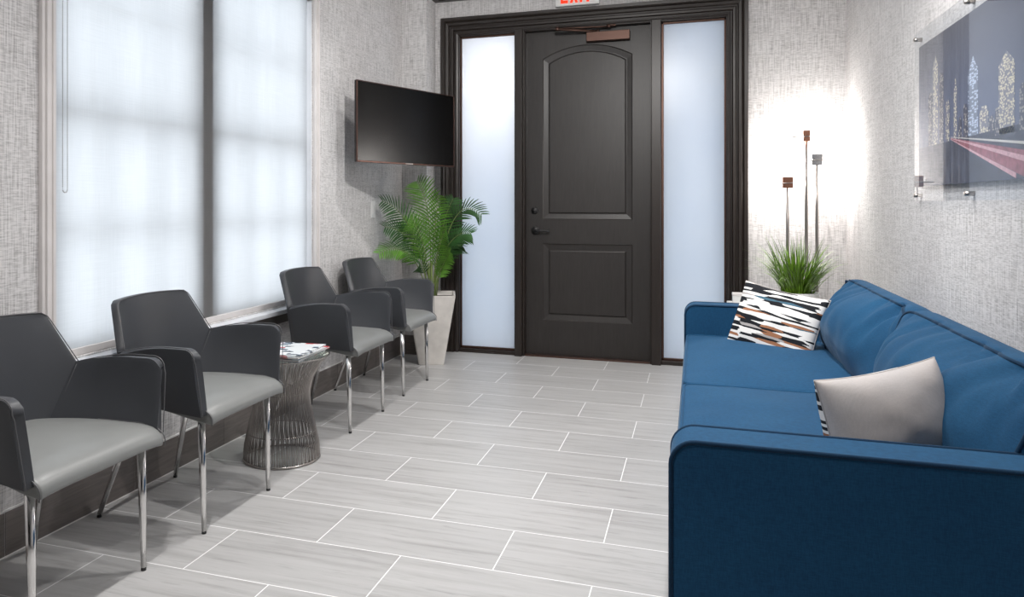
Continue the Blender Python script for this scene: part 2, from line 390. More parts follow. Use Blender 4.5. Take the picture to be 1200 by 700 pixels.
# roller shade inside the reveal
sh = tag(empty('roller_shade', (XL-0.022, 3.08, WZ0)), 'translucent white roller shade lowered over the big window', 'window shade')
YC = 3.08
b = MB(); b.box((-0.0006, 2.136-YC, 0.012), (0.0006, 4.012-YC, 1.80)); b.build('shade_fabric', M_SHADE, sh)
b = MB(); b.box((-0.006, 2.136-YC, 0.0), (0.006, 4.012-YC, 0.028)); b.build('bottom_rail', M_TRIM, sh, bevel=0.003)
b = MB(); b.tube([(-0.012, 2.134-YC, 1.775), (-0.012, 4.014-YC, 1.775)], 0.022, 16); b.build('roller_tube', M_SILL, sh, True)
for yy in (2.128, 4.016): b = MB(); b.box((-0.05, yy-YC, 1.735), (0.03, yy-YC+0.006, 1.81)); b.build('bracket', M_STEEL, sh)
b = MB()
cy0, cy1, cx_, ztop, zb = 2.147-YC, 2.169-YC, 0.034, 1.78, 0.605
pts = []
n = int((ztop-zb)/0.0065)
for i in range(n): pts.append((cx_, cy0, ztop-i*0.0065))
for i in range(1, 7): a = PI*i/7; pts.append((cx_, (cy0+cy1)/2-0.011*math.cos(a), zb-0.011*math.sin(a)))
for i in range(n): pts.append((cx_, cy1, zb+i*0.0065))
for p in pts:
    b.lathe([(0.0004, -0.0021), (0.0019, -0.001), (0.0019, 0.001), (0.0004, 0.0021)], 6, Matrix.Translation(p))
b.tube([(cx_, cy0, ztop), (cx_, cy0, zb), (cx_, (cy0+cy1)/2, zb-0.011), (cx_, cy1, zb), (cx_, cy1, ztop)], 0.0006, 4)
b.build('bead_chain', M_STEEL, sh, True)

# ------------------------------------------------------------------ entry: casing, posts, sidelights, door
def sweep_casing(name, pts, prof, mat, y, sides):
    # pts: path (x,z) inner edge; prof: list of (outward offset, protrusion)
    vv = []; ff = []
    n = len(prof)
    N = len(pts)
    for i, (x, z) in enumerate(pts):
        ox, oz = sides[i]
        for d, pr in prof: vv.append((x+ox*d, y-pr, z+oz*d))
    for i in range(N-1):
        for k in range(n-1): ff.append((i*n+k, i*n+k+1, (i+1)*n+k+1, (i+1)*n+k))
    return mesh(name, vv, ff, mat, None, False)
prof = [(0.0, -0.02), (0.0, 0.012), (0.012, 0.016), (0.016, 0.016), (0.020, 0.008), (0.030, 0.008), (0.036, 0.024), (0.050, 0.026), (0.056, 0.020), (0.066, 0.020), (0.072, 0.032), (0.090, 0.036), (0.098, 0.030), (0.108, 0.042), (0.128, 0.044), (0.131, 0.040), (0.131, 0.0)]
cs = struct(sweep_casing('trim_2', [(-1.729, 0), (-1.729, 2.438), (0.205, 2.438), (0.205, 0)], prof, M_DARK, YB, [(-1, 0), (-1, 1), (1, 1), (1, 0)]))
# jamb frame and the two posts between door and sidelights
fr = struct(slab('trim_3', [((-1.745, 5.70, 0), (-1.722, 5.835, 2.46)), ((0.198, 5.70, 0), (0.225, 5.835, 2.46)), ((-1.745, 5.70, 2.43), (0.225, 5.835, 2.46)),
    ((-1.283, 5.668, 0), (-1.226, 5.835, 2.44)), ((-1.226, 5.69, 0), (-1.212, 5.835, 2.44)),
    ((-0.296, 5.668, 0), (-0.232, 5.835, 2.44)), ((-0.306, 5.69, 0), (-0.296, 5.835, 2.44)),
    ((-1.722, 5.70, 0), (-1.283, 5.80, 0.028)), ((-0.232, 5.70, 0), (0.198, 5.80, 0.028))], M_DARK, None, 0.003))
th = struct(slab('trim_4', [((-1.722, 5.735, 0.028), (-1.283, 5.748, 0.044)), ((-0.232, 5.735, 0.028), (0.198, 5.748, 0.044)), ((-1.214, 5.70, 0), (-0.304, 5.835, 0.010)),
    ((-1.722, 5.735, 2.416), (-1.283, 5.748, 2.43)), ((-0.232, 5.735, 2.416), (0.198, 5.748, 2.43)), ((-1.722, 5.735, 0.028), (-1.712, 5.748, 2.43)), ((-0.232, 5.735, 0.028), (-0.216, 5.748, 2.43)), ((0.186, 5.735, 0.028), (0.198, 5.748, 2.43))], M_BRONZE, None, 0.002))
for i, (x0, x1) in enumerate(((-1.722, -1.283), (-0.232, 0.198))):
    struct(slab('window_%d' % (i+2), [((x0, 5.750, 0.028), (x1, 5.756, 2.43))], M_FROST))

# door leaf with an arched upper panel and a square lower one
def shape(cx, w2, z0, z1, z2, n=18):
    p = [(cx-w2, z0), (cx+w2, z0), (cx+w2, z1)]
    if z2 > z1+1e-4:
        s = z2-z1; R = (w2*w2+s*s)/(2*s); a0 = math.asin(min(1, w2/R))
        for i in range(1, n): a = a0-2*a0*i/n; p.append((cx+R*math.sin(a), z1-(R-s)+R*math.cos(a)))
    p.append((cx-w2, z1)); return p
def door_leaf(name, parent):
    X0, X1, Z0, Z1 = -0.453, 0.453, 0.012, 2.44
    bm = bmesh.new()
    outer = [(X0, Z0), (X1, Z0), (X1, Z1), (X0, Z1)]
    ov = [bm.verts.new((x, 0, z)) for x, z in outer]
    edges = [bm.edges.new((ov[i], ov[(i+1) % 4])) for i in range(4)]
    for (w2, z0, z1, z2) in ((0.327, 1.022, 2.225, 2.315), (0.327, 0.268, 0.842, 0.842)):
        prev = None
        for d, dep in ((0, 0), (0.006, 0.006), (0.040, 0.012), (0.046, 0.012), (0.052, 0.004), (0.056, 0.003)):
            pts = shape(0.0, w2-d, z0+d, z1-d*(0.75 if z2 > z1 else 1), z2-d)
            lv = [bm.verts.new((x, dep, z)) for x, z in pts]
            if prev is None:
                edges += [bm.edges.new((lv[i], lv[(i+1) % len(lv)])) for i in range(len(lv))]
            else:
                for i in range(len(lv)): bm.faces.new((prev[i], prev[(i+1) % len(lv)], lv[(i+1) % len(lv)], lv[i]))
            prev = lv
        bm.faces.new(prev)
    bmesh.ops.triangle_fill(bm, edges=edges, use_beauty=True)
    bv = [bm.verts.new((x, 0.045, z)) for x, z in outer]
    for i in range(4): bm.faces.new((ov[i], ov[(i+1) % 4], bv[(i+1) % 4], bv[i]))
    bm.faces.new(bv)
    bmesh.ops.recalc_face_normals(bm, faces=bm.faces)
    me = bpy.data.meshes.new(name); bm.to_mesh(me); bm.free(); me.materials.append(M_DOOR)
    o = bpy.data.objects.new(name, me); C.objects.link(o); o.parent = parent; return o
door = struct(empty('door_1', (-0.760, 5.760, 0)))
door_leaf('door_leaf', door)
def ycyl(r, y0, y1, cx, cz, b, n=24, r2=None):
    b.tube([(cx, y0, cz), (cx, y1, cz)], [r, r2 or r], n)
b = MB(); ycyl(0.031, 0.0, -0.010, -0.383, 0.938, b, r2=0.029); ycyl(0.012, 0, -0.05, -0.383, 0.938, b)
b.tube([(-0.383, -0.046, 0.938), (-0.36, -0.050, 0.940), (-0.31, -0.050, 0.940), (-0.268, -0.046, 0.936)], [0.011, 0.010, 0.008, 0.009], 12)
b.build('door_handle', M_BLACK, door, True)['label'] = 'black lever handle'
b = MB(); ycyl(0.027, 0.0, -0.012, -0.388, 1.088, b, r2=0.024); ycyl(0.012, -0.01, -0.018, -0.388, 1.088, b); b.build('deadbolt', M_BLACK, door, True)
b = MB(); b.box((0.003, -0.058, 2.325), (0.312, -0.001, 2.393))
cl = b.build('door_closer', M_BRONZE, door, bevel=0.004); cl['label'] = 'bronze door closer box'
b = MB(); b.tube([(-0.195, -0.125, 2.418), (0.165, -0.06, 2.425)], 0.006, 8); b.tube([(-0.2, -0.125, 2.412), (0.085, -0.035, 2.400)], 0.009, 8)
b.lathe([(0.013, 0), (0.013, 0.024)], 12, Matrix.Translation((-0.197, -0.125, 2.404))); b.lathe([(0.014, 0), (0.014, 0.02)], 12, Matrix.Translation((0.165, -0.06, 2.415)))
b.box((0.155, -0.07, 2.425), (0.215, -0.02, 2.437)); b.lathe([(0.012, 0), (0.012, 0.02)], 12, Matrix.Translation((0.085, -0.035, 2.389)))
b.build('closer_arm', M_BRONZE, cl, True)

# exit sign
es = tag(empty('exit_sign', (-0.816, YB, 2.585)), 'white exit sign with red letters above the dark door', 'sign')
b = MB(); b.box((-0.157, -0.045, 0), (0.157, -0.002, 0.158)); b.build('sign_housing', M_WHITE, es, bevel=0.004)
def letters(parent):
    S = {'E': [((0, 0), (0.3, 1)), ((0, 0), (1, 0.17)), ((0, 0.415), (0.85, 0.585)), ((0, 0.83), (1, 1))],
         'I': [((0.0, 0), (0.34, 1))], 'T': [((0.33, 0), (0.67, 1)), ((0, 0.83), (1, 1))]}
    x = -0.118
    for ch, wd in (('E', 0.052), ('X', 0.058), ('I', 0.048), ('T', 0.054)):
        b = MB(); h = 0.118; z = 0.018
        if ch == 'X':
            for s in (0, 1):
                xa, xb = (0, wd-0.018) if s == 0 else (wd-0.018, 0)
                b.prism([(x+xa, z), (x+xa+0.018, z), (x+xb+0.018, z+h), (x+xb, z+h)], 'y', -0.0475, -0.0445)
        else:
            for a, c in S[ch]: b.box((x+a[0]*wd, -0.0475, z+a[1]*h), (x+c[0]*wd, -0.0445, z+c[1]*h))
        b.build('letter', M_RED, parent)
        x += (wd if ch != 'I' else 0.016)+0.014
letters(es)

# outside the entry: unseen pieces added to light and shade the frosted glass
struct(slab('bounce_ground', [((-3.2, 5.9, -0.06), (2.2, 9.0, -0.005))], plain('blue_bounce_paving', (0.72, 0.86, 1.0), 0.8)))  # pale blue slab added to bounce cool light into the lower glass
pl_l = bpy.data.lights.new('sidelight_fill', 'POINT'); pl_l.energy = 34; pl_l.color = (1, 0.88, 0.76); pl_l.shadow_soft_size = 0.12  # warm fill added outside to brighten the top of the left glass
plo = bpy.data.objects.new('sidelight_fill', pl_l); C.objects.link(plo); plo.location = (-1.42, 6.35, 2.05)
struct(slab('added_soffit', [((-3.2, 5.86, 2.52), (2.2, 6.7, 2.60))], M_TRIM))  # soffit added to shade the upper glass

# ------------------------------------------------------------------ downlights and housings of the added fill spots
def downlight(x, y, p):
    t = tag(empty('recessed_downlight', (x, y, CEIL)), 'round recessed ceiling downlight', 'ceiling light', 'ceiling downlights')
    b = MB(); b.lathe([(0.055, -0.001), (0.058, -0.007), (0.078, -0.006), (0.082, -0.0005)], 32, cap=False); b.build('trim_ring', M_WHITE, t, True)
    b = MB(); b.lathe([(0.054, -0.0025), (0.001, -0.0025)], 32, cap=False); b.build('diffuser', M_LAMP, t)
    l = bpy.data.lights.new('downlight_beam', 'AREA'); l.shape = 'DISK'; l.size = 0.07; l.energy = p; l.color = (1, 0.975, 0.955); l.spread = math.radians(125)
    o = bpy.data.objects.new('downlight_beam', l); C.objects.link(o); o.location = (x, y, CEIL-0.012)
for x, y, p in LAMPS: downlight(x, y, p)
for (p, q_, e, ang), lab in zip(FILL_SPOTS, ('unseen fill spotlight added to brighten the far left corner', 'unseen fill spotlight added to brighten the wall above the sofa')):
    t = tag(empty('added_fill_spot', (p[0], p[1], CEIL)), lab, 'ceiling light', 'added fill spotlights')
    d = (Vector(q_)-Vector(p)).normalized(); b = MB(); lp0 = Vector((0, 0, p[2]-CEIL))
    b.tube([lp0-d*0.10, lp0-d*0.02], [0.030, 0.036], 20, cap=False); b.tube([lp0-d*0.10, lp0-d*0.098], [0.03, 0.03], 20); b.build('housing', M_WHITE, t, True)
    b = MB(); b.tube([(0, 0, 0), lp0-d*0.08], 0.008, 8); b.lathe([(0.04, -0.012), (0.045, 0.0)], 24); b.build('mount', M_WHITE, t, True)

# ------------------------------------------------------------------ TV
def tv():
    a = math.atan2(5.18-4.29, -1.604+1.946)
    t = tag(empty('television', (-1.775, 4.735, 1.395)), 'black flat television angled out from the wall by the palm', 'television')
    t.rotation_euler = (0, 0, a)      # local +x runs along the screen away from camera, screen faces local -y
    W, H = 0.953, 0.50
    b = MB(); b.box((-W/2, -0.0, 0), (W/2, 0.022, H)); b.box((-0.3, 0.022, 0.05), (0.3, 0.05, 0.36)); b.build('housing', M_BLACK, t, bevel=0.004)
    b = MB(); fw = 0.011
    b.box((-W/2, -0.004, 0), (-W/2+fw*0.5, 0.012, H)); b.box((W/2-fw*0.5, -0.004, 0), (W/2, 0.012, H)); b.box((-W/2, -0.004, 0), (W/2, 0.012, fw)); b.box((-W/2, -0.004, H-fw*0.5), (W/2, 0.012, H))
    b.build('bezel', plain('dark_copper_bezel', (0.10, 0.055, 0.045), 0.3, 0.8), t, bevel=0.002)
    b = MB(); b.box((-W/2+0.006, -0.0015, 0.011), (W/2-0.006, 0.001, H-0.006)); b.build('screen', M_SCREEN, t)
    b = MB(); b.box((0.0-0.035, -0.0055, 0.003), (0.035, -0.003, 0.008)); b.build('badge', M_STEEL, t)
    # arm to the wall
    b = MB(); Mi = Matrix.Rotation(-a, 4, 'Z')
    wp = Mi @ Vector((-2.110+1.775, 4.93-4.735, 0.23)); b.tube([(0.05, 0.05, 0.23), (0.02, 0.16, 0.23), wp], 0.016, 8)
    b.box((-0.09, 0.045, 0.13), (0.19, 0.058, 0.33))
    pv = [Mi @ Vector((-2.113+1.775+dx, 4.93-4.735+dy, z)) for dx in (0, 0.02) for dy, z in ((-0.06, 0.12), (0.06, 0.12), (0.06, 0.34), (-0.06, 0.34))]
    b.add(pv, [(0,1,2,3), (7,6,5,4), (0,4,5,1), (1,5,6,2), (2,6,7,3), (3,7,4,0)])
    b.build('wall_arm', M_BLACK, t)
tv()

# ------------------------------------------------------------------ armchairs
def thick(o, th_, bev, off=1.0, seg=3):
    m = o.modifiers.new('solid', 'SOLIDIFY'); m.thickness = th_; m.offset = off; m.use_even_offset = True
    m = o.modifiers.new('bevel', 'BEVEL'); m.width = bev; m.segments = seg; m.limit_method = 'ANGLE'; m.angle_limit = math.radians(50)
    return o
def grid_faces(nu, nv):
    return [(i*nv+j, (i+1)*nv+j, (i+1)*nv+j+1, i*nv+j+1) for i in range(nu-1) for j in range(nv-1)]
ZB = 0.425
def corner_line(f):       # seam between back and arm, f 0 bottom..1 top
    return Vector((-0.112+0.026*f, 0.165+0.097*f**0.9, ZB-0.01+0.20*f))
def lerp(a, b, f): return a+(b-a)*f
def armchair(name, loc, rz=0):
    t = empty(name, loc, rz)
    th_ = 0.030
    # back panel: inner surface
    nz, ny = 30, 25; vv = []
    ZT = 0.787
    for i in range(nz):
        f = i/(nz-1)
        z = lerp(ZB-0.01, ZT, f)
        zj = 0.615
        if z <= zj:
            g = (z-(ZB-0.01))/(zj-ZB+0.01); c = corner_line(g); hw, xe = c.y, c.x
        else:
            g = (z-zj)/(ZT-zj)
            hw = lerp(0.262, 0.203, g); xe = lerp(-0.086, -0.172, g)
            r = 0.022
            if z > ZT-r: q = (z-(ZT-r))/r; hw -= r*0.75*(1-math.sqrt(max(0, 1-q*q)))
        xc = lerp(-0.150, -0.200, f**1.1)
        for j in range(ny):
            u = -1+2*j/(ny-1); s = abs(u)**2.2
            x = lerp(xc, xe, s)
            zz = z+0.006*(1-u*u)*(f**3)
            vv.append((x, u*hw, zz))
    bk = mesh('backrest', vv, grid_faces(nz, ny), M_LEATHER, t); thick(bk, th_, 0.009, 0)
    # seam line on the inner back and rim piping
    for sg in (1, -1):
        # arm: from corner line forward
        ns, nv = 26, 16; vv = []
        for i in range(ns):
            f = i/(ns-1); fs = 1-(1-f)**1.6
            bx, by = lerp(-0.112, 0.250, fs), lerp(0.165, 0.250, fs**0.8)
            tx = lerp(-0.086, 0.238, fs); ty = lerp(0.262, 0.276, fs**0.6)
            zt = 0.615+0.032*math.sin(min(1, fs*1.5)*PI/2)
            xr = 0.238-0.040
            if tx > xr: q = (tx-xr)/0.040; zt -= 0.040*(1-math.sqrt(max(0, 1-q*q)))*0.9
            zb = ZB-0.008*fs
            for j in range(nv):
                g = j/(nv-1)
                bul = 0.010*math.sin(PI*g)*math.sin(PI*min(1, f*1.1))
                vv.append((lerp(bx, tx, g), sg*(lerp(by, ty, g)+bul), lerp(zb, zt, g)))
        a_ = mesh('armrest', vv, grid_faces(ns, nv), M_LEATHER, t); thick(a_, th_, 0.009, 0)
        # piping along the armrest outer rim
        rim = [Vector(vv[i*nv+nv-1]) for i in range(ns)]+[Vector(vv[(ns-1)*nv+j]) for j in range(nv-2, -1, -1)]
        b = MB(); pth = [p+Vector((0.004 if k >= ns else 0.0, sg*0.0148, 0.004 if k < ns-1 else 0.0)) for k, p in enumerate(rim)]
        b.tube(pth, 0.0016, 6)
        b.build('piping', M_STITCH, a_, True)
        b = MB(); ln = [corner_line(k/12.0)+Vector((0.0165, -sg*0 -0.0115, 0)) for k in range(13)]
        ln = [Vector((corner_line(k/12.0).x+0.0145, sg*(corner_line(k/12.0).y-0.0165), p.z)) for k, p in enumerate(ln)]
        b.tube(ln, 0.0016, 6); b.build('seam', M_STITCH, a_, True)
    # backrest rim piping
    rim = []
    for i in range(8, nz): 
        z0 = i
    pts = []
    side = lambda j: [Vector(mv) for mv in [bk.data.vertices[i*ny+j].co for i in range(int(nz*0.56), nz)]]
    L = side(0); R = side(ny-1); topv = [Vector(bk.data.vertices[(nz-1)*ny+j].co) for j in range(ny)]
    path = L+topv[1:-1]+R[::-1]
    b = MB(); b.tube([p+Vector((0.0152, 0.002*(1 if p.y < 0 else -1), -0.001)) for p in path], 0.0017, 6); b.build('piping', M_STITCH, bk, True)
    # vertical panel seams on the back
    # seat
    nx, ny2 = 26, 21; prof_ = []
    for k in range(nx):
        f = k/(nx-1)
        if f < 0.62: x = lerp(-0.150, 0.17, f/0.62); z = 0.462+0.008*math.sin(PI*f/0.62)
        else:
            g = (f-0.62)/0.38; a = g*PI*0.62
            x = 0.17+0.112*math.sin(min(a, PI/2)) - (0.03*(1-math.cos(max(0, a-PI/2))) if a > PI/2 else 0); z = 0.462-0.050*(1-math.cos(a))
        prof_.append((x, z))
    vv = []
    for k, (x, z) in enumerate(prof_):
        f = (x+0.15)/0.40; hw = lerp(0.150, 0.243, max(0, min(1, f)))
        if x > 0.252: hw -= 0.004
        for j in range(ny2):
            u = -1+2*j/(ny2-1); vv.append((x-0.006*abs(u)**4*(x > 0.17), u*hw, z-0.010*abs(u)**6))
    # underside
    base = len(vv); und = [(-0.150, 0.415), (0.215, 0.388)]
    for x, z in und[::-1]:
        f = (x+0.15)/0.40; hw = lerp(0.146, 0.240, min(1, f))
        for j in range(ny2): u = -1+2*j/(ny2-1); vv.append((x, u*hw, z))
    N = nx+2; ff = []
    for i in range(N):
        i2 = (i+1) % N
        for j in range(ny2-1): ff.append((i*ny2+j, i2*ny2+j, i2*ny2+j+1, i*ny2+j+1))
    ff.append(tuple(i*ny2 for i in range(N))); ff.append(tuple(i*ny2+ny2-1 for i in range(N))[::-1])
    st = mesh('seat', vv, ff, M_SEAT, t); m = st.modifiers.new('bevel', 'BEVEL'); m.width = 0.006; m.segments = 2; m.limit_method = 'ANGLE'; m.angle_limit = math.radians(60)
    for sg in (1, -1):
        b = MB(); b.tube([(x-0.006*(x > 0.17)+0.001, sg*(lerp(0.150, 0.243, min(1, (x+0.15)/0.40))+0.0005), z-0.010) for x, z in prof_[10:]], 0.0018, 6)
        b.build('seam', M_STITCH, st, True)
    # legs
    for sg in (1, -1):
        for fx, tx, fy, ty in ((0.222, 0.212, 0.212, 0.214), (-0.222, -0.100, 0.217, 0.150)):
            b = MB(); b.tube([(tx, sg*ty, 0.408), (lerp(tx, fx, 0.5), sg*lerp(ty, fy, 0.5), 0.21), (fx, sg*fy, 0.010)], [0.0135, 0.0115, 0.0085], 14)
            lg = b.build('leg', M_CHROME, t, True)
            b = MB(); b.tube([(fx, sg*fy, 0.0), (fx, sg*fy, 0.008)], 0.0082, 12); b.build('foot', M_BLACK, lg, True)
    return t
G = 'grey leather armchairs along the window wall'
c1 = armchair('armchair', (-1.845, 1.770, 0))
tag(c1, 'charcoal leather armchair nearest the camera, cut by the left edge', 'armchair', G)
for loc, lab in (((-1.828, 2.482, 0), 'charcoal leather armchair on the near side of the wire table, under the window'),
                 ((-1.845, 3.712, 0), 'charcoal leather armchair just beyond the wire table with magazines'),
                 ((-1.860, 4.492, 0), 'charcoal leather armchair farthest back, next to the potted palm')):
    c = copy_tree(c1); c.location = loc; c['label'] = lab

# ------------------------------------------------------------------ wire side table and magazines
TX, TY = -1.758, 3.066
tb = tag(empty('side_table', (TX, TY, 0)), 'round nickel wire side table with a waisted cage base', 'side table')
def wr(z):   # radius by height
    ks = [(0.0, 0.168), (0.06, 0.166), (0.15, 0.148), (0.24, 0.128), (0.30, 0.124), (0.36, 0.138), (0.42, 0.172), (0.462, 0.212)]
    for (z0, r0), (z1, r1) in zip(ks, ks[1:]):
        if z <= z1: f = (z-z0)/(z1-z0); f2 = f*f*(3-2*f)*0.35+f*0.65; return r0+(r1-r0)*f2
    return ks[-1][1]
b = MB(); NW = 96
for k in range(NW):
    a0 = 2*PI*k/NW; pts = []
    for i in range(15):
        z = 0.006+0.456*i/14; a = a0+0.16*(0.5-i/14); pts.append((wr(z)*math.cos(a), wr(z)*math.sin(a), z))
    b.tube(pts, 0.0020, 5)
for k in range(NW//2):
    a0 = 2*PI*k/(NW//2)+0.03; pts = []
    for i in range(15):
        z = 0.006+0.456*i/14; a = a0-0.05*(0.5-i/14); r = wr(z)-0.004; pts.append((r*math.cos(a), r*math.sin(a), z))
    b.tube(pts, 0.0018, 5)
b.build('wire_cage', M_STEEL, tb, True)
def ring(r, z, rad):
    b = MB(); b.tube([(r*math.cos(2*PI*k/64), r*math.sin(2*PI*k/64), z) for k in range(64)], rad, 8, True); b.build('ring', M_STEEL, tb, True)
ring(0.168, 0.006, 0.005); ring(0.150, 0.125, 0.003); ring(0.118, 0.30, 0.003); ring(0.212, 0.462, 0.0035)
b = MB(); b.lathe([(0.204, 0.4665), (0.2065, 0.4665), (0.2065, 0.4725), (0.204, 0.4725)], 64); b.build('glass_top', M_GLASSTOP, tb)

def m_cover(name, base, seed, acc):
    t = NT(name); v = t.obj(scale=(14, 22, 1), loc=(seed, seed*2, 0))
    vo = t.n('ShaderNodeTexVoronoi'); vo.distance = 'CHEBYCHEV'; vo.inputs['Scale'].default_value = 1.6; t.l(v, vo.inputs['Vector'])
    sp = t.n('ShaderNodeSeparateColor'); t.l(vo.outputs['Color'], sp.inputs[0])
    c = t.ramp(sp.outputs[0], [(0, base), (0.55, acc), (0.66, (0.10, 0.13, 0.17)), (0.76, base), (0.90, (0.55, 0.06, 0.07)), (0.96, base)], 'CONSTANT')
    t.l(c, t.b.inputs['Base Color']); t.b.inputs['Roughness'].default_value = 0.25; return t.mat
M_PAPER = plain('paper_pages', (0.72, 0.71, 0.69), 0.8)
mags = [((-1.690, 3.02), 0.06, 0.010, (0.35, 0.45, 0.55), 'bottom magazine of the stack, with a blue-grey cover'),
        ((-1.700, 3.03), 0.02, 0.007, (0.75, 0.76, 0.78), 'white magazine second from the bottom of the table stack'),
        ((-1.670, 3.010), -0.03, 0.007, (0.62, 0.64, 0.66), 'pale magazine below the top one on the wire table'),
        ((-1.682, 3.015), 0.07, 0.005, (0.80, 0.84, 0.86), 'top magazine of the stack, white cover with red and blue blocks')]
z = 0.4728
for k, ((x, y), rz, h, col, lab) in enumerate(mags):
    mg = tag(empty('magazine', (x, y, z), rz+0.0), lab, 'magazine', 'magazines stacked on the wire table')
    b = MB(); b.box((-0.105, -0.138, 0.0005), (0.105, 0.138, h-0.0006)); b.build('pages', M_PAPER, mg)
    b = MB(); b.box((-0.1065, -0.140, h-0.0007), (0.1065, 0.140, h-0.0001)); b.box((-0.1065, -0.140, 0), (0.1065, 0.140, 0.0006)); b.box((-0.1072, -0.140, 0), (-0.1064, 0.140, h-0.0001))
    b.build('cover', m_cover('magazine_cover', col, k*3.7+1, (0.45, 0.55, 0.62)), mg)
    z += h+0.0003

# ------------------------------------------------------------------ sofa
def puff(w, d, h, crown=0.03, bulge=0.015, rc=0.12, n=26, nz=8, wr_=0.004, seed=0, edge_soft=0.0, corner_pull=0, power=4, foldf=None):
    """Cushion: local x,y the large face, z thickness. Returns verts, faces, top rim, bottom rim."""
    vv = []; ff = []; idx = {}
    def outl(u, v):
        x, y = u, v
        # rounded corners
        r = rc
        ax, ay = abs(x), abs(y)
        if ax > 1-r and ay > 1-r:
            dx, dy = (ax-(1-r))/r, (ay-(1-r))/r; m = max(dx, dy); L = math.hypot(dx, dy)
            if L > 0: k = m/L; ax = 1-r+dx*k*r; ay = 1-r+dy*k*r
        return math.copysign(ax, x), math.copysign(ay, y)
    def P(u, v, wv):
        x, y = outl(u, v)
        side = 1-wv*wv
        e = h/2
        cr = crown*(1-abs(u)**power)*(1-abs(v)**power)
        z = wv*(e+cr)
        m = max(abs(u), abs(v))
        if m > 0.999: x *= 1+bulge*side/(w/2); y *= 1+bulge*side/(d/2)
        px, py = x*w/2, y*d/2
        nn = noise.noise(Vector((px*6+seed, py*6, z*6)))+0.5*noise.noise(Vector((px*14+seed, py*14, z*10)))
        z += wr_*nn*math.copysign(1, wv)*(1 if abs(wv) > 0.99 else 0.3)
        if foldf and wv > 0.99: z += foldf(u, v)
        return Vector((px, py, z))
    def vid(u, v, wv):
        key = (round(u, 5), round(v, 5), round(wv, 5))
        if key not in idx: idx[key] = len(vv); vv.append(P(u, v, wv))
        return idx[key]
    def sp(i, m): 
        t_ = -1+2*i/m; return math.sin(t_*PI/2)*0.55+t_*0.45
    g = [sp(i, n) for i in range(n+1)]; gz = [-1+2*i/nz for i in range(nz+1)]
    for wv in (1, -1):
        for i in range(n):
            for j in range(n): ff.append((vid(g[i], g[j], wv), vid(g[i+1], g[j], wv), vid(g[i+1], g[j+1], wv), vid(g[i], g[j+1], wv)))
    for c in (1, -1):
        for i in range(n):
            for k in range(nz):
                ff.append((vid(c, g[i], gz[k]), vid(c, g[i+1], gz[k]), vid(c, g[i+1], gz[k+1]), vid(c, g[i], gz[k+1])))
                ff.append((vid(g[i], c, gz[k]), vid(g[i+1], c, gz[k]), vid(g[i+1], c, gz[k+1]), vid(g[i], c, gz[k+1])))
    def rim(wv):
        pts = [P(g[i], -1, wv) for i in range(n)]+[P(1, g[i], wv) for i in range(n)]+[P(g[n-i], 1, wv) for i in range(n)]+[P(-1, g[n-i], wv) for i in range(n)]
        return pts
    return vv, ff, rim(1), rim(-1)
def cushion(name, M, parent, mat, pipe, pr=0.005, **kw):
    vv, ff, r1, r2 = puff(**kw)
    o = mesh(name, [M @ v for v in vv], ff, mat, parent)
    b = MB()
    for r in (r1, r2):
        q = []
        for p in r:
            if not q or (p-q[-1]).length > 1e-4: q.append(p)
        b.tube([M @ p for p in q], pr, 8, True)
    b.build('piping', pipe, o, True)
    return o
SY0, SY1 = 1.783, 4.335
SX0, SX1 = -0.055, 0.925
so = tag(empty('sofa', (0.44, 3.06, 0)), 'blue two-cushion sofa with piped arms along the right wall', 'sofa')
OFF = Matrix.Translation((-0.44, -3.06, 0))
def arm_outline(r=0.055, z0=0.04, ins=0.0):
    x0, x1, zt = SX0+ins, SX1-ins, 0.62-ins
    p = [(x1, z0), (x0, z0)]
    for k in range(9): a = PI-PI/2*k/8; p.append((x0+r+r*math.cos(a), zt-r+r*math.sin(a)))
    p += [(x0+(x1-x0)*f, zt) for f in (0.25, 0.5, 0.75)]
    p.append((x1, zt)); return p
for y0, y1 in ((SY0, SY0+0.135), (SY1-0.135, SY1)):
    b = MB(); b.prism(arm_outline(), 'y', y0, y1, OFF)
    a_ = b.build('armrest', M_SOFA, so, bevel=0.012, seg=3)
    b = MB()
    for yy in (y0+0.003, y1-0.003):
        o2 = arm_outline(0.052, 0.05, 0.003)[1:]
        b.tube([(x, yy, zz) for x, zz in o2], 0.0055, 8, M=OFF)
    b.build('piping', M_PIPE, a_, True)
b = MB(); b.box((SX0+0.035, SY0+0.135, 0.07), (SX1, SY1-0.135, 0.30), OFF); b.build('base', M_SOFA, so, bevel=0.02, seg=3)
b = MB(); b.box((0.83, SY0+0.02, 0.30), (SX1, SY1-0.02, 0.69), OFF); b.build('back_frame', M_SOFA, so, bevel=0.025, seg=3)
for (x, y) in ((0.02, 1.86), (0.85, 1.86), (0.02, 4.26), (0.85, 4.26)):
    b = MB(); b.lathe([(0.022, 0.0), (0.03, 0.07)], 16, OFF @ Matrix.Translation((x, y, 0))); b.build('foot', M_BLACK, so, True)
ym = (SY0+SY1)/2; cw = (SY1-SY0-0.27)/2
for k, yc in enumerate((ym-cw/2, ym+cw/2)):
    M = OFF @ Matrix.Translation((0.335, yc, 0.385))
    cushion('seat_cushion', M, so, M_SOFA, M_SOFA, 0.0045, w=0.755, d=cw-0.006, h=0.155, crown=0.042, bulge=0.014, rc=0.07, seed=k*5, wr_=0.004, power=3)
